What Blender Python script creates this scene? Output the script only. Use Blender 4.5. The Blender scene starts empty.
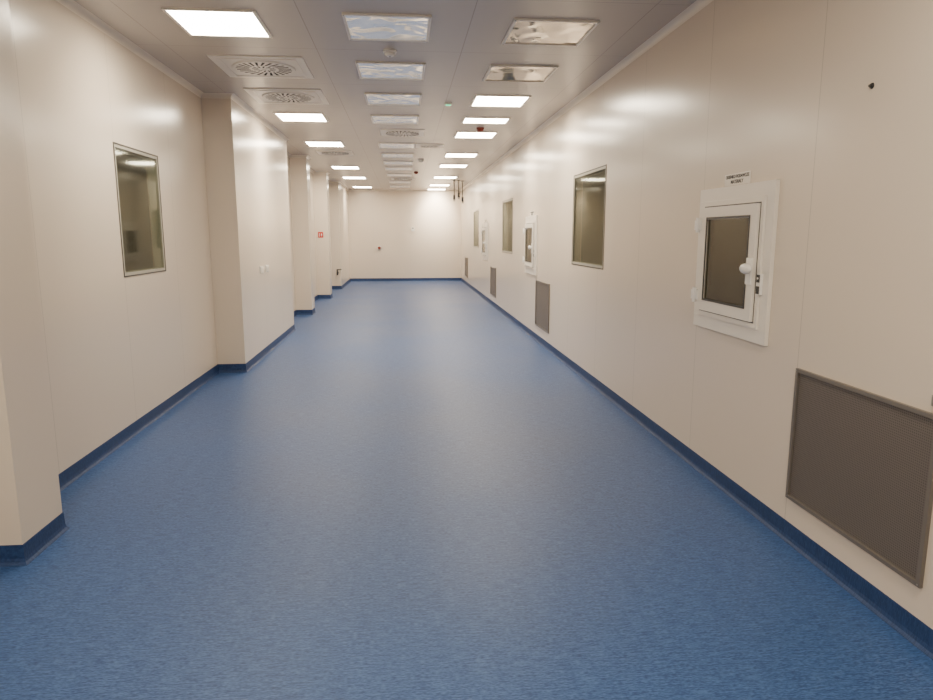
import bpy, bmesh, math, random
from mathutils import Vector, Matrix
random.seed(3)
H=2.94; XR=1.88; XL=-2.07; XP=-1.77; YF=22.6; YB=-3.2
COL=bpy.context.scene.collection

# ---------------------------------------------------------------- materials
def new_mat(name):
    m=bpy.data.materials.new(name); m.use_nodes=True
    nt=m.node_tree; return m,nt,nt.nodes["Principled BSDF"]
def simple(name,col,rough=0.5,metal=0.0,emit=0,ecol=None,spec=0.5):
    m,nt,b=new_mat(name)
    b.inputs["Base Color"].default_value=(*col,1); b.inputs["Roughness"].default_value=rough
    b.inputs["Metallic"].default_value=metal; b.inputs["Specular IOR Level"].default_value=spec
    if emit:
        b.inputs["Emission Color"].default_value=(*(ecol or col),1); b.inputs["Emission Strength"].default_value=emit
    # faint procedural variation in roughness
    n=nt.nodes.new("ShaderNodeTexNoise"); n.inputs["Scale"].default_value=30
    r=nt.nodes.new("ShaderNodeMapRange"); r.inputs["To Min"].default_value=max(0,rough-0.03); r.inputs["To Max"].default_value=min(1,rough+0.03)
    nt.links.new(n.outputs["Fac"],r.inputs["Value"]); nt.links.new(r.outputs["Result"],b.inputs["Roughness"])
    return m
def math_node(nt,op,a,b=None,c=None):
    n=nt.nodes.new("ShaderNodeMath"); n.operation=op
    for i,v in enumerate((a,b,c)):
        if v is None: continue
        if isinstance(v,(int,float)): n.inputs[i].default_value=v
        else: nt.links.new(v,n.inputs[i])
    return n.outputs[0]
def seam(nt,coord,period,offset,width):
    # 1 inside the joint, 0 elsewhere
    a=math_node(nt,'ADD',coord,-offset+period*200)
    md=math_node(nt,'MODULO',a,period)
    return math_node(nt,'LESS_THAN',md,width)
def panel_mat(name,col,seams,rough=0.3,dark=0.62,bump=0.15,nscale=0.9,spec=0.5):
    m,nt,b=new_mat(name)
    tc=nt.nodes.new("ShaderNodeTexCoord"); sp=nt.nodes.new("ShaderNodeSeparateXYZ")
    nt.links.new(tc.outputs["Object"],sp.inputs[0])
    tot=None
    for ax,per,off,w in seams:
        s=seam(nt,sp.outputs[ax],per,off,w)
        tot=s if tot is None else math_node(nt,'MAXIMUM',tot,s)
    mix=nt.nodes.new("ShaderNodeMix"); mix.data_type='RGBA'
    mix.inputs["A"].default_value=(*col,1); mix.inputs["B"].default_value=(*[c*dark for c in col],1)
    if tot is not None: nt.links.new(tot,mix.inputs["Factor"])
    else: mix.inputs["Factor"].default_value=0
    nt.links.new(mix.outputs["Result"],b.inputs["Base Color"])
    b.inputs["Roughness"].default_value=rough; b.inputs["Specular IOR Level"].default_value=spec
    n=nt.nodes.new("ShaderNodeTexNoise"); n.inputs["Scale"].default_value=nscale; n.inputs["Detail"].default_value=1
    nt.links.new(tc.outputs["Object"],n.inputs["Vector"])
    bp=nt.nodes.new("ShaderNodeBump"); bp.inputs["Strength"].default_value=bump; bp.inputs["Distance"].default_value=0.02
    nt.links.new(n.outputs["Fac"],bp.inputs["Height"]); nt.links.new(bp.outputs["Normal"],b.inputs["Normal"])
    return m
WALLC=(0.735,0.645,0.535)
M_wall=panel_mat("wall_panel",WALLC,[(1,1.157,3.05,0.005)],rough=0.23,dark=0.75,bump=0.35,spec=0.7)
M_wallL=panel_mat("wall_panel_left",WALLC,[(1,1.19,5.26,0.005)],rough=0.23,dark=0.78,bump=0.35,spec=0.7)
M_wallf=panel_mat("wall_panel_end",WALLC,[(0,1.19,0.2,0.004)],rough=0.28,dark=0.88,spec=0.7)
M_ceil=panel_mat("ceiling_panel",(0.55,0.505,0.45),[(0,1.14,-0.665,0.006),(1,1.257,5.72,0.006)],rough=0.26,dark=0.7,bump=0.08)
M_trim=simple("cove_trim_white",(0.78,0.71,0.60),0.35)
M_white=simple("powder_white",(0.84,0.79,0.71),0.3)
M_whiteplastic=simple("white_plastic",(0.88,0.86,0.82),0.25)
M_black=simple("black_plastic",(0.02,0.02,0.022),0.4)
M_gasket_gap=simple("dark_gasket_gap_shade",(0.05,0.045,0.04),0.5)
M_seal=simple("pale_seal",(0.42,0.40,0.33),0.4)
M_red=simple("red_plastic",(0.55,0.03,0.02),0.4)
M_redbrown=simple("red_brown_cover",(0.22,0.035,0.02),0.45)
M_steel=simple("brushed_steel",(0.35,0.33,0.30),0.35,0.8)
M_dark=simple("dark_void",(0.015,0.015,0.015),0.8)
M_text=simple("sign_ink",(0.02,0.02,0.03),0.6)
M_adj=simple("adjoining_grey",(0.34,0.355,0.34),0.6)
M_adjd=simple("adjoining_dark",(0.07,0.07,0.065),0.5)
M_cord=simple("black_cable",(0.02,0.018,0.016),0.5)
LC=(1.0,0.87,0.68)
M_lamp=simple("lamp_diffuser_lit",(0.9,0.9,0.88),0.4,emit=46,ecol=LC)
M_greenled=simple("green_led",(0.02,0.3,0.12),0.4,emit=2.0,ecol=(0.05,0.9,0.35))

# blue vinyl floor with short cross-wise flecks
def vinyl(name,c1,c2,c3,rough):
    m,nt,b=new_mat(name)
    tc=nt.nodes.new("ShaderNodeTexCoord")
    def nz(sx,sy,sc,det):
        mp=nt.nodes.new("ShaderNodeMapping"); mp.inputs["Scale"].default_value=(sx,sy,1)
        nt.links.new(tc.outputs["Object"],mp.inputs[0])
        n=nt.nodes.new("ShaderNodeTexNoise"); n.inputs["Scale"].default_value=sc; n.inputs["Detail"].default_value=det
        nt.links.new(mp.outputs[0],n.inputs["Vector"]); return n.outputs["Fac"]
    f=nz(1,9,14,4); f2=nz(1,1,0.8,3); f3=nz(1,5,60,3)
    rp=nt.nodes.new("ShaderNodeValToRGB")
    e=rp.color_ramp.elements; e[0].position=0.42; e[0].color=(*c1,1); e[1].position=0.59; e[1].color=(*c3,1)
    k=e.new(0.5); k.color=(*c2,1)
    s=math_node(nt,'MULTIPLY',f,0.4); s=math_node(nt,'MULTIPLY_ADD',f3,0.6,s)
    nt.links.new(s,rp.inputs[0])
    mx=nt.nodes.new("ShaderNodeMix"); mx.data_type='RGBA'; mx.blend_type='MULTIPLY'; mx.inputs["Factor"].default_value=1
    mr=nt.nodes.new("ShaderNodeMapRange"); mr.inputs["From Min"].default_value=0.3; mr.inputs["From Max"].default_value=0.7
    mr.inputs["To Min"].default_value=0.90; mr.inputs["To Max"].default_value=1.06
    nt.links.new(f2,mr.inputs[0])
    cb=nt.nodes.new("ShaderNodeCombineColor")
    for i in range(3): nt.links.new(mr.outputs[0],cb.inputs[i])
    nt.links.new(rp.outputs[0],mx.inputs["A"]); nt.links.new(cb.outputs[0],mx.inputs["B"])
    nt.links.new(mx.outputs["Result"],b.inputs["Base Color"])
    r=nt.nodes.new("ShaderNodeMapRange"); r.inputs["To Min"].default_value=rough-0.06; r.inputs["To Max"].default_value=rough+0.08
    nt.links.new(f2,r.inputs[0]); nt.links.new(r.outputs[0],b.inputs["Roughness"])
    b.inputs["Specular IOR Level"].default_value=0.42
    bp=nt.nodes.new("ShaderNodeBump"); bp.inputs["Strength"].default_value=0.15; bp.inputs["Distance"].default_value=0.002
    nt.links.new(f3,bp.inputs["Height"]); nt.links.new(bp.outputs[0],b.inputs["Normal"])
    return m
M_floor=vinyl("blue_vinyl",(0.018,0.052,0.165),(0.034,0.088,0.240),(0.068,0.142,0.34),0.47)
M_base=vinyl("blue_vinyl_skirting",(0.012,0.034,0.11),(0.017,0.045,0.14),(0.024,0.06,0.17),0.55)

def glass(name,tint,extra=0.06,k=0.8):
    m=bpy.data.materials.new(name); m.use_nodes=True; nt=m.node_tree; nt.nodes.clear()
    o=nt.nodes.new("ShaderNodeOutputMaterial"); mx=nt.nodes.new("ShaderNodeMixShader")
    t=nt.nodes.new("ShaderNodeBsdfTransparent"); t.inputs[0].default_value=(*tint,1)
    g=nt.nodes.new("ShaderNodeBsdfGlossy"); g.inputs["Roughness"].default_value=0.06; g.inputs[0].default_value=(0.9,0.9,0.85,1)
    f=nt.nodes.new("ShaderNodeFresnel"); f.inputs[0].default_value=1.45
    n=nt.nodes.new("ShaderNodeTexNoise"); n.inputs["Scale"].default_value=1.3
    bp=nt.nodes.new("ShaderNodeBump"); bp.inputs["Strength"].default_value=0.02; nt.links.new(n.outputs[0],bp.inputs["Height"]); nt.links.new(bp.outputs[0],g.inputs["Normal"])
    a=math_node(nt,'MULTIPLY_ADD',f.outputs[0],k,extra); a=math_node(nt,'MINIMUM',a,1.0)
    nt.links.new(a,mx.inputs[0]); nt.links.new(t.outputs[0],mx.inputs[1]); nt.links.new(g.outputs[0],mx.inputs[2]); nt.links.new(mx.outputs[0],o.inputs[0])
    return m
M_glass=glass("window_glass",(0.84,0.86,0.82),0.0,0.25)
M_glassd=glass("hatch_glass",(0.35,0.33,0.28),0.04)

def diffuser_off(name,col,rough,emit,ecol,metal=0.0,strength=0.3,scale=2.2):
    m,nt,b=new_mat(name)
    b.inputs["Base Color"].default_value=(*col,1); b.inputs["Roughness"].default_value=rough; b.inputs["Metallic"].default_value=metal
    b.inputs["Specular IOR Level"].default_value=0.8
    tc=nt.nodes.new("ShaderNodeTexCoord")
    n=nt.nodes.new("ShaderNodeTexNoise"); n.inputs["Scale"].default_value=scale; n.inputs["Detail"].default_value=1; n.inputs["Distortion"].default_value=0.6
    nt.links.new(tc.outputs["Object"],n.inputs["Vector"])
    bp=nt.nodes.new("ShaderNodeBump"); bp.inputs["Strength"].default_value=strength; bp.inputs["Distance"].default_value=0.05
    nt.links.new(n.outputs[0],bp.inputs["Height"]); nt.links.new(bp.outputs[0],b.inputs["Normal"])
    if emit:
        b.inputs["Emission Color"].default_value=(*ecol,1); b.inputs["Emission Strength"].default_value=emit
    return m
M_offw=diffuser_off("film_diffuser_white_glow",(0.85,0.83,0.80),0.10,0.20,(0.98,0.95,0.92),0.7,1.0,5)  # unlit panel given a faint added glow to look brighter than the ceiling
M_offb=diffuser_off("film_diffuser_clear",(0.72,0.64,0.52),0.08,0.0,(0.8,0.7,0.55),0.75,0.5,3)

def mesh_grid_mat():
    m,nt,b=new_mat("grille_mesh")
    tc=nt.nodes.new("ShaderNodeTexCoord"); sp=nt.nodes.new("ShaderNodeSeparateXYZ"); nt.links.new(tc.outputs["Object"],sp.inputs[0])
    a=seam(nt,sp.outputs[1],0.010,0,0.004); c=seam(nt,sp.outputs[2],0.010,0,0.004)
    s=math_node(nt,'MAXIMUM',a,c)
    mx=nt.nodes.new("ShaderNodeMix"); mx.data_type='RGBA'; mx.inputs["A"].default_value=(0.085,0.074,0.066,1); mx.inputs["B"].default_value=(0.16,0.14,0.124,1)
    nt.links.new(s,mx.inputs["Factor"]); nt.links.new(mx.outputs["Result"],b.inputs["Base Color"])
    b.inputs["Roughness"].default_value=0.55; b.inputs["Metallic"].default_value=0.1
    return m
M_mesh=mesh_grid_mat()
M_gframe=simple("grille_frame_grey",(0.19,0.17,0.15),0.4,0.3)

# ---------------------------------------------------------------- mesh builder
class B:
    def __init__(s,name): s.n=name; s.bm=bmesh.new(); s.m=[]
    def mi(s,m):
        if m not in s.m: s.m.append(m)
        return s.m.index(m)
    def box(s,x0,x1,y0,y1,z0,z1,mat):
        x0,x1=sorted((x0,x1)); y0,y1=sorted((y0,y1)); z0,z1=sorted((z0,z1))
        v=[s.bm.verts.new((x,y,z)) for x in (x0,x1) for y in (y0,y1) for z in (z0,z1)]
        for f in [(0,1,3,2),(4,6,7,5),(0,4,5,1),(2,3,7,6),(0,2,6,4),(1,5,7,3)]:
            fc=s.bm.faces.new([v[i] for i in f]); fc.material_index=s.mi(mat)
        return s
    def cone(s,c,axis,r1,r2,h,mat,seg=32,smooth=True):
        q=Vector((0,0,1)).rotation_difference(Vector(axis).normalized()).to_matrix().to_4x4()
        mt=Matrix.Translation(Vector(c)+Vector(axis).normalized()*h/2)@q
        r=bmesh.ops.create_cone(s.bm,cap_ends=True,segments=seg,radius1=r1,radius2=r2,depth=h,matrix=mt)
        fs=set(f for v in r['verts'] for f in v.link_faces)
        for f in fs:
            f.material_index=s.mi(mat); f.smooth=smooth and len(f.verts)==4
        return s
    def ball(s,c,sc,mat):
        r=bmesh.ops.create_uvsphere(s.bm,u_segments=24,v_segments=14,radius=1,matrix=Matrix.Translation(c)@Matrix.Diagonal((*sc,1)))
        for f in set(f for v in r['verts'] for f in v.link_faces): f.material_index=s.mi(mat); f.smooth=True
        return s
    def quad(s,pts,mat):
        f=s.bm.faces.new([s.bm.verts.new(p) for p in pts]); f.material_index=s.mi(mat); return s
    def frame(s,x0,x1,y0,y1,z0,z1,w,mat):     # rectangular frame in the y-z plane
        s.box(x0,x1,y0,y1,z1-w,z1,mat); s.box(x0,x1,y0,y1,z0,z0+w,mat)
        s.box(x0,x1,y0,y0+w,z0+w,z1-w,mat); s.box(x0,x1,y1-w,y1,z0+w,z1-w,mat); return s
    def framez(s,x0,x1,y0,y1,z0,z1,w,mat):    # frame in the x-y plane
        s.box(x0,x1,y0,y0+w,z0,z1,mat); s.box(x0,x1,y1-w,y1,z0,z1,mat)
        s.box(x0,x0+w,y0+w,y1-w,z0,z1,mat); s.box(x1-w,x1,y0+w,y1-w,z0,z1,mat); return s
    def done(s,bevel=0,parent=None,recalc=True):
        if recalc: bmesh.ops.recalc_face_normals(s.bm,faces=s.bm.faces)
        me=bpy.data.meshes.new(s.n); s.bm.to_mesh(me); s.bm.free()
        for m in s.m: me.materials.append(m)
        o=bpy.data.objects.new(s.n,me); COL.objects.link(o)
        if bevel:
            b=o.modifiers.new("bevel","BEVEL"); b.width=bevel; b.segments=2; b.limit_method='ANGLE'; b.angle_limit=math.radians(50)
        if parent: o.parent=parent
        return o

def sweep(name,path,prof,mat,side=1):
    """sweep profile (d = distance out from wall, z) along a wall polyline; room side = right of direction * side"""
    b=B(name); P=[Vector(p) for p in path]; n=len(P); offs=[]
    for i in range(n):
        def nrm(a,c):
            d=(c-a).normalized(); return Vector((d.y,-d.x))*side
        if i==0: o=nrm(P[0],P[1])
        elif i==n-1: o=nrm(P[-2],P[-1])
        else:
            a=nrm(P[i-1],P[i]); c=nrm(P[i],P[i+1]); o=(a+c)/(1+a.dot(c))
        offs.append(o)
    rings=[[b.bm.verts.new((P[i].x+offs[i].x*d,P[i].y+offs[i].y*d,z)) for d,z in prof] for i in range(n)]
    k=len(prof)
    for i in range(n-1):
        for j in range(k):
            f=b.bm.faces.new([rings[i][j],rings[i][(j+1)%k],rings[i+1][(j+1)%k],rings[i+1][j]]); f.material_index=b.mi(mat)
    for rg in (rings[0],rings[-1]):
        f=b.bm.faces.new(rg); f.material_index=b.mi(mat)
    return b.done()

# ---------------------------------------------------------------- room shell
WT=0.10
def wall_y(b,xin,sgn,y0,y1,holes,mat):
    ys=sorted({y0,y1,*[h[0] for h in holes],*[h[1] for h in holes]}); zs=sorted({0,H,*[h[2] for h in holes],*[h[3] for h in holes]})
    for i in range(len(ys)-1):
        for j in range(len(zs)-1):
            cy=(ys[i]+ys[i+1])/2; cz=(zs[j]+zs[j+1])/2
            if any(h[0]<cy<h[1] and h[2]<cz<h[3] for h in holes): continue
            b.box(xin,xin+sgn*WT,ys[i],ys[i+1],zs[j],zs[j+1],mat)

win_r=[(6.335,7.56,1.175,2.145),(11.85,13.07,1.175,2.13),(17.3,18.5,1.175,2.13)]
win_l=[(5.25,6.15,1.19,2.16)]
hatches=[3.33,9.57,15.3]
hatch_h=[(y+0.18,y+0.73,1.11,1.63) for y in hatches]
b=B("wall_right"); wall_y(b,XR,1,YB,YF+WT,win_r+hatch_h,M_wall); b.done()
b=B("wall_left"); wall_y(b,XL,-1,YB,YF+WT,win_l,M_wallL)
PIERS=[(3.10,3.47),(7.57,10.96),(13.1,13.5),(16.4,16.8),(19.3,YF)]
for y0,y1 in PIERS: b.box(XL,XP,y0,y1,0,H,M_wallL)
b.done()
B("wall_far").box(XL,XR,YF,YF+WT,0,H,M_wallf).done()
B("wall_back").box(XL,XR,YB-WT,YB,0,H,M_wallf).done()
B("floor").box(XL-WT,XR+WT,YB-WT,YF+WT,-0.1,0,M_floor).done()
B("ceiling").box(XL-WT,XR+WT,YB-WT,YF+WT,H,H+0.1,M_ceil).done()

lpath=[(XL,YB)]
for y0,y1 in PIERS:
    lpath+=[(XL,y0),(XP,y0),(XP,y1)]
    if y1<YF: lpath.append((XL,y1))
bprof=[(0,0),(0,0.095),(0.004,0.095),(0.006,0.03),(0.010,0.014),(0.018,0.004),(0.020,0)]
sweep("baseboard_left",lpath,bprof,M_base,1)
sweep("baseboard_right",[(XR,YB),(XR,YF)],bprof,M_base,-1)
sweep("baseboard_far",[(XP,YF),(XR,YF)],bprof,M_base,1)
R=0.045
cprof=[(0,H),(0,H-R)]+[(R-R*math.cos(a)*1.0,H-R+R*math.sin(a)) for a in [math.radians(t) for t in (15,30,45,60,75)]]+[(R,H)]
sweep("trim_ceiling_left",lpath,cprof,M_trim,1)
sweep("trim_ceiling_right",[(XR,YB),(XR,YF)],cprof,M_trim,-1)
sweep("trim_ceiling_far",[(XP,YF),(XR,YF)],cprof,M_trim,1)

# adjoining rooms seen through the glazing
def adj(name,x0,x1,y0,y1):
    b=B(name); t=0.05
    b.box(x1,x1+(t if x1>x0 else -t),y0,y1,0,H,M_adj)
    b.box(x0,x1,y0-t,y0,0,H,M_adj); b.box(x0,x1,y1,y1+t,0,H,M_adj)
    b.box(x0,x1,y0,y1,-0.05,0,M_adjd); b.box(x0,x1,y0,y1,H,H+0.05,M_adj)
    # door leaf and dado rails on the far side
    s=-1 if x1>x0 else 1
    yc=(y0+y1)/2
    b.box(x1,x1+s*0.03,yc-0.1,yc+0.85,0,2.05,M_seal); b.box(x1+s*0.03,x1+s*0.035,yc,yc+0.75,0.05,1.98,M_adjd)
    b.done()
adj("wall_adjoining_left",XL-WT,XL-WT-1.6,4.2,9.4)
adj("wall_adjoining_right",XR+WT,XR+WT+1.6,5.2,9.3)
adj("wall_adjoining_right_mid",XR+WT,XR+WT+1.6,10.9,15.1)
adj("wall_adjoining_right_end",XR+WT,XR+WT+1.6,16.4,19.9)

# windows
def window(i,x,s,h):   # s = direction pointing into the wall
    y0,y1,z0,z1=h; b=B("window_%d"%i)
    b.frame(x-s*0.004,x+s*0.085,y0,y1,z0,z1,0.010,M_gasket_gap)
    b.frame(x-s*0.001,x+s*0.085,y0+0.010,y1-0.010,z0+0.010,z1-0.010,0.022,M_seal)
    b.box(x+s*0.004,x+s*0.010,y0+0.032,y1-0.032,z0+0.032,z1-0.032,M_glass)
    b.done()
window(1,XL,-1,win_l[0])
for i,h in enumerate(win_r): window(i+2,XR,1,h)

# wall grilles (low level return air)
for y0,y1,z0,z1 in [(2.15,3.04,0.22,0.87),(8.70,9.60,0.22,0.87),(13.95,14.77,0.22,0.83),(20.2,21.1,0.24,0.83)]:
    b=B("air_return_grille")
    b.frame(XR-0.016,XR,y0,y1,z0,z1,0.018,M_gframe)
    b.box(XR-0.006,XR,y0+0.018,y1-0.018,z0+0.018,z1-0.018,M_mesh)
    for yy in (y0+0.009,y1-0.009):
        for zz in (z0+0.009,z1-0.009): b.cone((XR-0.0155,yy,zz),(-1,0,0),0.004,0.004,0.002,M_steel,12)
    b.done(bevel=0.0015)

# material transfer hatches
def hatch(y):
    Y=lambda t:y+t
    x=XR; b=B("transfer_hatch")
    z0,z1=0.93,1.775
    b.frame(x-0.022,x,Y(0),Y(0.88),z0,z1,0.075,M_white)            # wall flange
    b.frame(x-0.034,x-0.0,Y(0.075),Y(0.805),z0+0.075,z1-0.075,0.03,M_white)   # raised rebate
    b.frame(x-0.0348,x-0.012,Y(0.104),Y(0.776),z0+0.104,z1-0.104,0.009,M_gasket_gap)   # dark strip standing in for the shadow in the door gap
    b.frame(x-0.052,x-0.012,Y(0.112),Y(0.768),z0+0.112,z1-0.112,0.072,M_white)  # door leaf stiles
    b.frame(x-0.056,x-0.050,Y(0.176),Y(0.704),1.105,1.605,0.012,M_gasket_gap)
    b.box(x-0.044,x-0.036,Y(0.18),Y(0.70),1.11,1.60,M_glassd)
    # chamber behind the glass
    b.box(x+0.0,x+0.55,Y(0.182),Y(0.188),1.12,1.62,M_steel); b.box(x,x+0.55,Y(0.722),Y(0.728),1.12,1.62,M_steel)
    b.box(x,x+0.55,Y(0.182),Y(0.728),1.112,1.12,M_steel); b.box(x,x+0.55,Y(0.182),Y(0.728),1.62,1.628,M_steel)
    b.box(x+0.55,x+0.56,Y(0.182),Y(0.728),1.112,1.628,M_adjd)
    b.frame(x+0.53,x+0.55,Y(0.188),Y(0.722),1.12,1.62,0.05,M_white)
    # hinges on the far side
    for zz in (1.13,1.56):
        b.cone((x-0.062,Y(0.80),zz-0.045),(0,0,1),0.013,0.013,0.09,M_whiteplastic,20)
        b.box(x-0.058,x-0.03,Y(0.77),Y(0.86),zz-0.03,zz+0.03,M_whiteplastic)
    # handle: base plate, neck and large rounded grip
    b.box(x-0.062,x-0.050,Y(0.118),Y(0.170),1.24,1.38,M_whiteplastic)
    b.cone((x-0.055,Y(0.144),1.325),(-1,0,0),0.018,0.014,0.035,M_whiteplastic)
    b.ball((x-0.094,Y(0.110),1.325),(0.020,0.055,0.028),M_whiteplastic)
    # interlock indicator plate
    b.box(x-0.038,x-0.022,Y(0.055),Y(0.095),1.19,1.30,M_whiteplastic)
    b.box(x-0.041,x-0.038,Y(0.060),Y(0.090),1.255,1.295,M_black); b.box(x-0.041,x-0.038,Y(0.060),Y(0.090),1.195,1.235,M_black)
    b.cone((x-0.041,Y(0.075),1.276),(-1,0,0),0.006,0.006,0.002,M_whiteplastic,14)
    b.done(bevel=0.003)
    # label above
    p=B("door_label").box(x-0.003,x,Y(0.30),Y(0.60),1.780,1.845,M_white).done()
    for k,(t,sz) in enumerate([("OKIENKO PODAWCZE",0.026),("MATERIALY",0.028)]):
        cu=bpy.data.curves.new("label_text","FONT"); cu.body=t; cu.size=sz; cu.align_x='CENTER'; cu.extrude=0.0004; cu.offset=0.0006
        o=bpy.data.objects.new("text_line_%d"%(k+1),cu); COL.objects.link(o); cu.materials.append(M_text)
        o.rotation_euler=(math.radians(90),0,math.radians(-90)); o.location=(x-0.0036,Y(0.45),1.819-0.029*k); o.parent=p
for y in hatches: hatch(y)

# ---------------------------------------------------------------- ceiling fittings
def panel(x,y,kind,w=0.59,d=0.60):
    x0,x1,y0,y1=x-w/2,x+w/2,y-d/2,y+d/2
    if kind=='lit':
        b=B("ceiling_light_panel"); b.framez(x0,x1,y0,y1,H-0.012,H,0.022,M_white)
        b.bm.normal_update(); bmesh.ops.recalc_face_normals(b.bm,faces=b.bm.faces)
        z=H-0.006
        b.quad([(x0+.022,y0+.022,z),(x0+.022,y1-.022,z),(x1-.022,y1-.022,z),(x1-.022,y0+.022,z)],M_lamp)
        b.done(recalc=False); return
    b=B("laminar_air_diffuser"); b.framez(x0,x1,y0,y1,H-0.014,H,0.02,M_white)
    b.box(x0+0.02,x1-0.02,y0+0.02,y1-0.02,H-0.007,H-0.001,M_offw if kind=='offw' else M_offb)
    for sx in (x0+0.01,x1-0.01):
        for sy in (y0+0.01,y1-0.01): b.cone((sx,sy,H-0.014),(0,0,-1),0.005,0.004,0.003,M_steel,12)
    b.done()
LX,CX,RX=-1.235,-0.09,1.055
for y in (5.11,8.89,11.4,15.25,17.9,21.3): panel(LX,y,'lit')
for y in (-1.2,1.33): panel(LX,y,'lit')
for y in (5.11,6.38,7.66,8.96,11.5,12.9,14.2,15.4): panel(CX,y,'offw')
for y in (17.0,19.2,21.0): panel(CX,y,'offw')
for y in (5.12,6.38): panel(RX,y,'offb')
for y in (7.66,10.2,12.75,14.7,17.6,20.3,22.15): panel(RX,y,'lit')
panel(RX,8.93,'lit',0.59,0.42)
for y in (-1.2,1.33): panel(RX,y,'lit')

# added spotlights under some panels, only to make hotspots on the nearby walls
def beam(x,y,dx,dy,dz,power,ang,blend=0.9):
    ld=bpy.data.lights.new("added_hotspot_spot","SPOT"); ld.energy=power; ld.color=LC; ld.spot_size=math.radians(ang); ld.spot_blend=blend; ld.shadow_soft_size=0.06
    o=bpy.data.objects.new("added_hotspot_spot",ld); COL.objects.link(o); o.location=(x,y,H-0.03)
    o.rotation_euler=Vector((dx,dy,dz)).to_track_quat('-Z','Y').to_euler()
beam(1.05,21.8,0,0.8,-0.72,420,80,1.0)
beam(LX+0.05,20.9,-0.55,0.3,-0.75,110,85,1.0)
beam(LX,8.95,-0.53,0.1,-0.62,70,90,1.0)
beam(LX,15.3,-0.6,0.9,-0.85,90,85,1.0)
beam(LX,5.15,-0.84,0.0,-0.8,50,85,1.0)
beam(RX+0.1,7.7,0.72,0.0,-0.7,80,90,1.0)
beam(RX+0.1,10.2,0.72,0.0,-0.7,80,90,1.0)

def swirl(x,y,w=0.76,r=0.25):
    b=B("swirl_air_diffuser")
    b.box(x-w/2,x+w/2,y-w/2,y+w/2,H-0.008,H,M_white)
    b.framez(x-w/2+0.06,x+w/2-0.06,y-w/2+0.06,y+w/2-0.06,H-0.013,H-0.008,0.02,M_white)
    b.cone((x,y,H-0.008),(0,0,-1),r+0.02,r+0.005,0.010,M_white,48)
    for ring,(ra,rb,n) in enumerate([(0.05,0.10,12),(0.125,0.235,24)]):
        for k in range(n):
            a=2*math.pi*k/n; tw=0.35; wd=0.009 if ring==0 else 0.012
            p0=Vector((x+ra*math.cos(a),y+ra*math.sin(a))); p1=Vector((x+rb*math.cos(a+tw*0.5),y+rb*math.sin(a+tw*0.5)))
            if r<0.2: p0=Vector((x,y))+(p0-Vector((x,y)))*r/.25; p1=Vector((x,y))+(p1-Vector((x,y)))*r/.25; wd*=r/.25
            d=(p1-p0).normalized(); nn=Vector((-d.y,d.x))
            z=H-0.0185
            pts=[p0-nn*wd*.6,p1-nn*wd,p1+nn*wd,p0+nn*wd*.6]
            lo=[b.bm.verts.new((p.x,p.y,z)) for p in pts]; hi=[b.bm.verts.new((p.x,p.y,z+0.004)) for p in pts]
            fs=[b.bm.faces.new(lo),b.bm.faces.new(hi[::-1])]+[b.bm.faces.new([lo[i],lo[(i+1)%4],hi[(i+1)%4],hi[i]]) for i in range(4)]
            for f in fs: f.material_index=b.mi(M_dark)
    b.cone((x,y,H-0.018),(0,0,-1),0.022,0.012,0.006,M_white,20)
    b.done()
swirl(-1.19,6.36); swirl(-1.19,7.62); swirl(0.0,10.1,0.62,0.22); swirl(0.44,11.5,0.45,0.15); swirl(-1.19,12.6,0.62,0.22); swirl(0.0,18.1,0.6,0.2)

def detector(x,y,mat):
    b=B("smoke_detector"); b.cone((x,y,H),(0,0,-1),0.055,0.052,0.018,mat); b.cone((x,y,H-0.018),(0,0,-1),0.040,0.045,0.012,mat)
    b.cone((x,y,H-0.030),(0,0,-1),0.045,0.022,0.016,mat); b.cone((x,y,H-0.046),(0,0,-1),0.008,0.006,0.003,M_black,12); b.done()
detector(-0.09,5.72,M_whiteplastic); detector(1.06,9.57,M_redbrown)
detector(0.35,13.6,M_whiteplastic); detector(0.3,16.2,M_redbrown)
b=B("emergency_indicator"); b.box(0.47,0.55,7.8,7.9,H-0.02,H,M_whiteplastic); b.box(0.485,0.535,7.82,7.88,H-0.024,H-0.02,M_greenled); b.done(bevel=0.002)

# hanging media drops near the far end
b=B("ceiling_media_drop")
for i,(x,y,l) in enumerate([(1.36,18.6,0.56),(1.48,18.6,0.50),(1.60,18.8,0.60)]):
    b.cone((x,y,H),(0,0,-1),0.04,0.04,0.02,M_steel,20); b.cone((x,y,H-0.02),(0,0,-1),0.011,0.011,l-0.2,M_cord,14)
    b.cone((x,y,H-l+0.18),(0,0,-1),0.026,0.030,0.12,M_black,20); b.cone((x,y,H-l+0.06),(0,0,-1),0.030,0.016,0.05,M_steel,20)
b.done()

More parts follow.
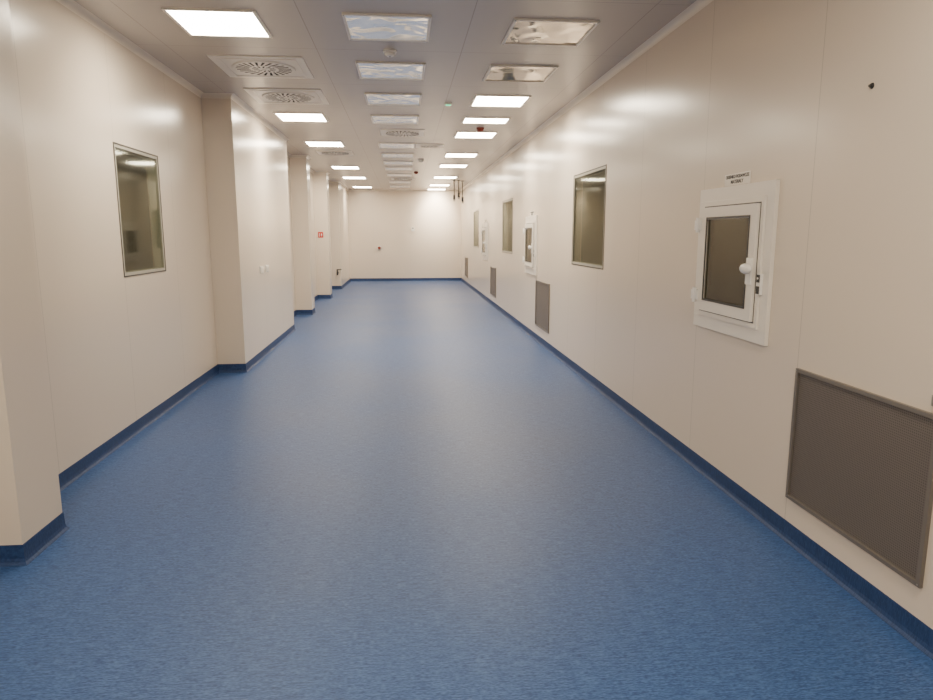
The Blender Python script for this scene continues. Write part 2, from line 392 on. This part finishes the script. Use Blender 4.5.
# ---------------------------------------------------------------- small wall things
for y in (8.56,8.90):
    b=B("wall_switch"); b.box(XP,XP+0.012,y,y+0.17,1.03,1.12,M_whiteplastic); b.box(XP+0.012,XP+0.018,y+0.015,y+0.08,1.042,1.108,M_white); b.box(XP+0.012,XP+0.018,y+0.09,y+0.155,1.042,1.108,M_white)
    b.box(XP+0.0,XP+0.014,y+0.082,y+0.088,1.035,1.115,M_gasket_gap); b.done(bevel=0.002)
b=B("fire_equipment_sign"); b.box(-2.01,-1.89,16.392,16.4,1.44,1.57,M_red)
b.box(-1.985,-1.972,16.390,16.392,1.465,1.54,M_whiteplastic); b.cone((-1.93,16.391,1.47),(0,0,1),0.013,0.013,0.06,M_whiteplastic,12); b.done()
b=B("wall_valve"); b.cone((-1.86,19.3,0.46),(0,-1,0),0.035,0.035,0.02,M_steel,20); b.cone((-1.86,19.28,0.46),(0,-1,0),0.016,0.016,0.12,M_steel,14)
b.cone((-1.86,19.18,0.40),(0,0,1),0.022,0.022,0.16,M_black,16); b.box(-1.88,-1.74,19.17,19.19,0.54,0.565,M_black); b.done()
b=B("emergency_button"); b.box(-0.87,-0.75,YF-0.03,YF,1.02,1.15,M_whiteplastic); b.cone((-0.81,YF-0.03,1.085),(0,-1,0),0.028,0.028,0.02,M_steel); b.cone((-0.81,YF-0.05,1.085),(0,-1,0),0.05,0.045,0.03,M_redbrown)
b.done(bevel=0.003)
b=B("wall_thermostat"); b.box(0.24,0.34,YF-0.025,YF,1.62,1.76,M_whiteplastic); b.box(0.26,0.32,YF-0.028,YF-0.025,1.70,1.74,M_gframe); b.done(bevel=0.003)
b=B("cable_gland"); b.cone((XR,2.70,2.09),(-1,0,0),0.012,0.010,0.006,M_black,20); b.cone((XR-0.006,2.70,2.09),(-1,0,0),0.006,0.005,0.008,M_gasket_gap,14); b.done()
b=B("wall_bracket"); b.frame(XR-0.02,XR,2.12,2.19,0.90,0.94,0.006,M_steel); b.box(XR-0.012,XR,2.126,2.184,0.906,0.934,M_whiteplastic); b.done(bevel=0.001)

# ---------------------------------------------------------------- world + camera
w=bpy.data.worlds.new("world"); bpy.context.scene.world=w; w.use_nodes=True
w.node_tree.nodes["Background"].inputs[0].default_value=(0.02,0.02,0.02,1)
cd=bpy.data.cameras.new("camera"); cam=bpy.data.objects.new("camera",cd); COL.objects.link(cam)
cd.sensor_width=36; cd.lens=678/933*36; cd.clip_start=0.05; cd.clip_end=100
th=math.atan(115/678); ps=math.atan(62.5/678*math.cos(th))
cam.location=(0,0,1.5); cam.rotation_euler=(math.pi/2-th,0,-ps)
bpy.context.scene.camera=cam
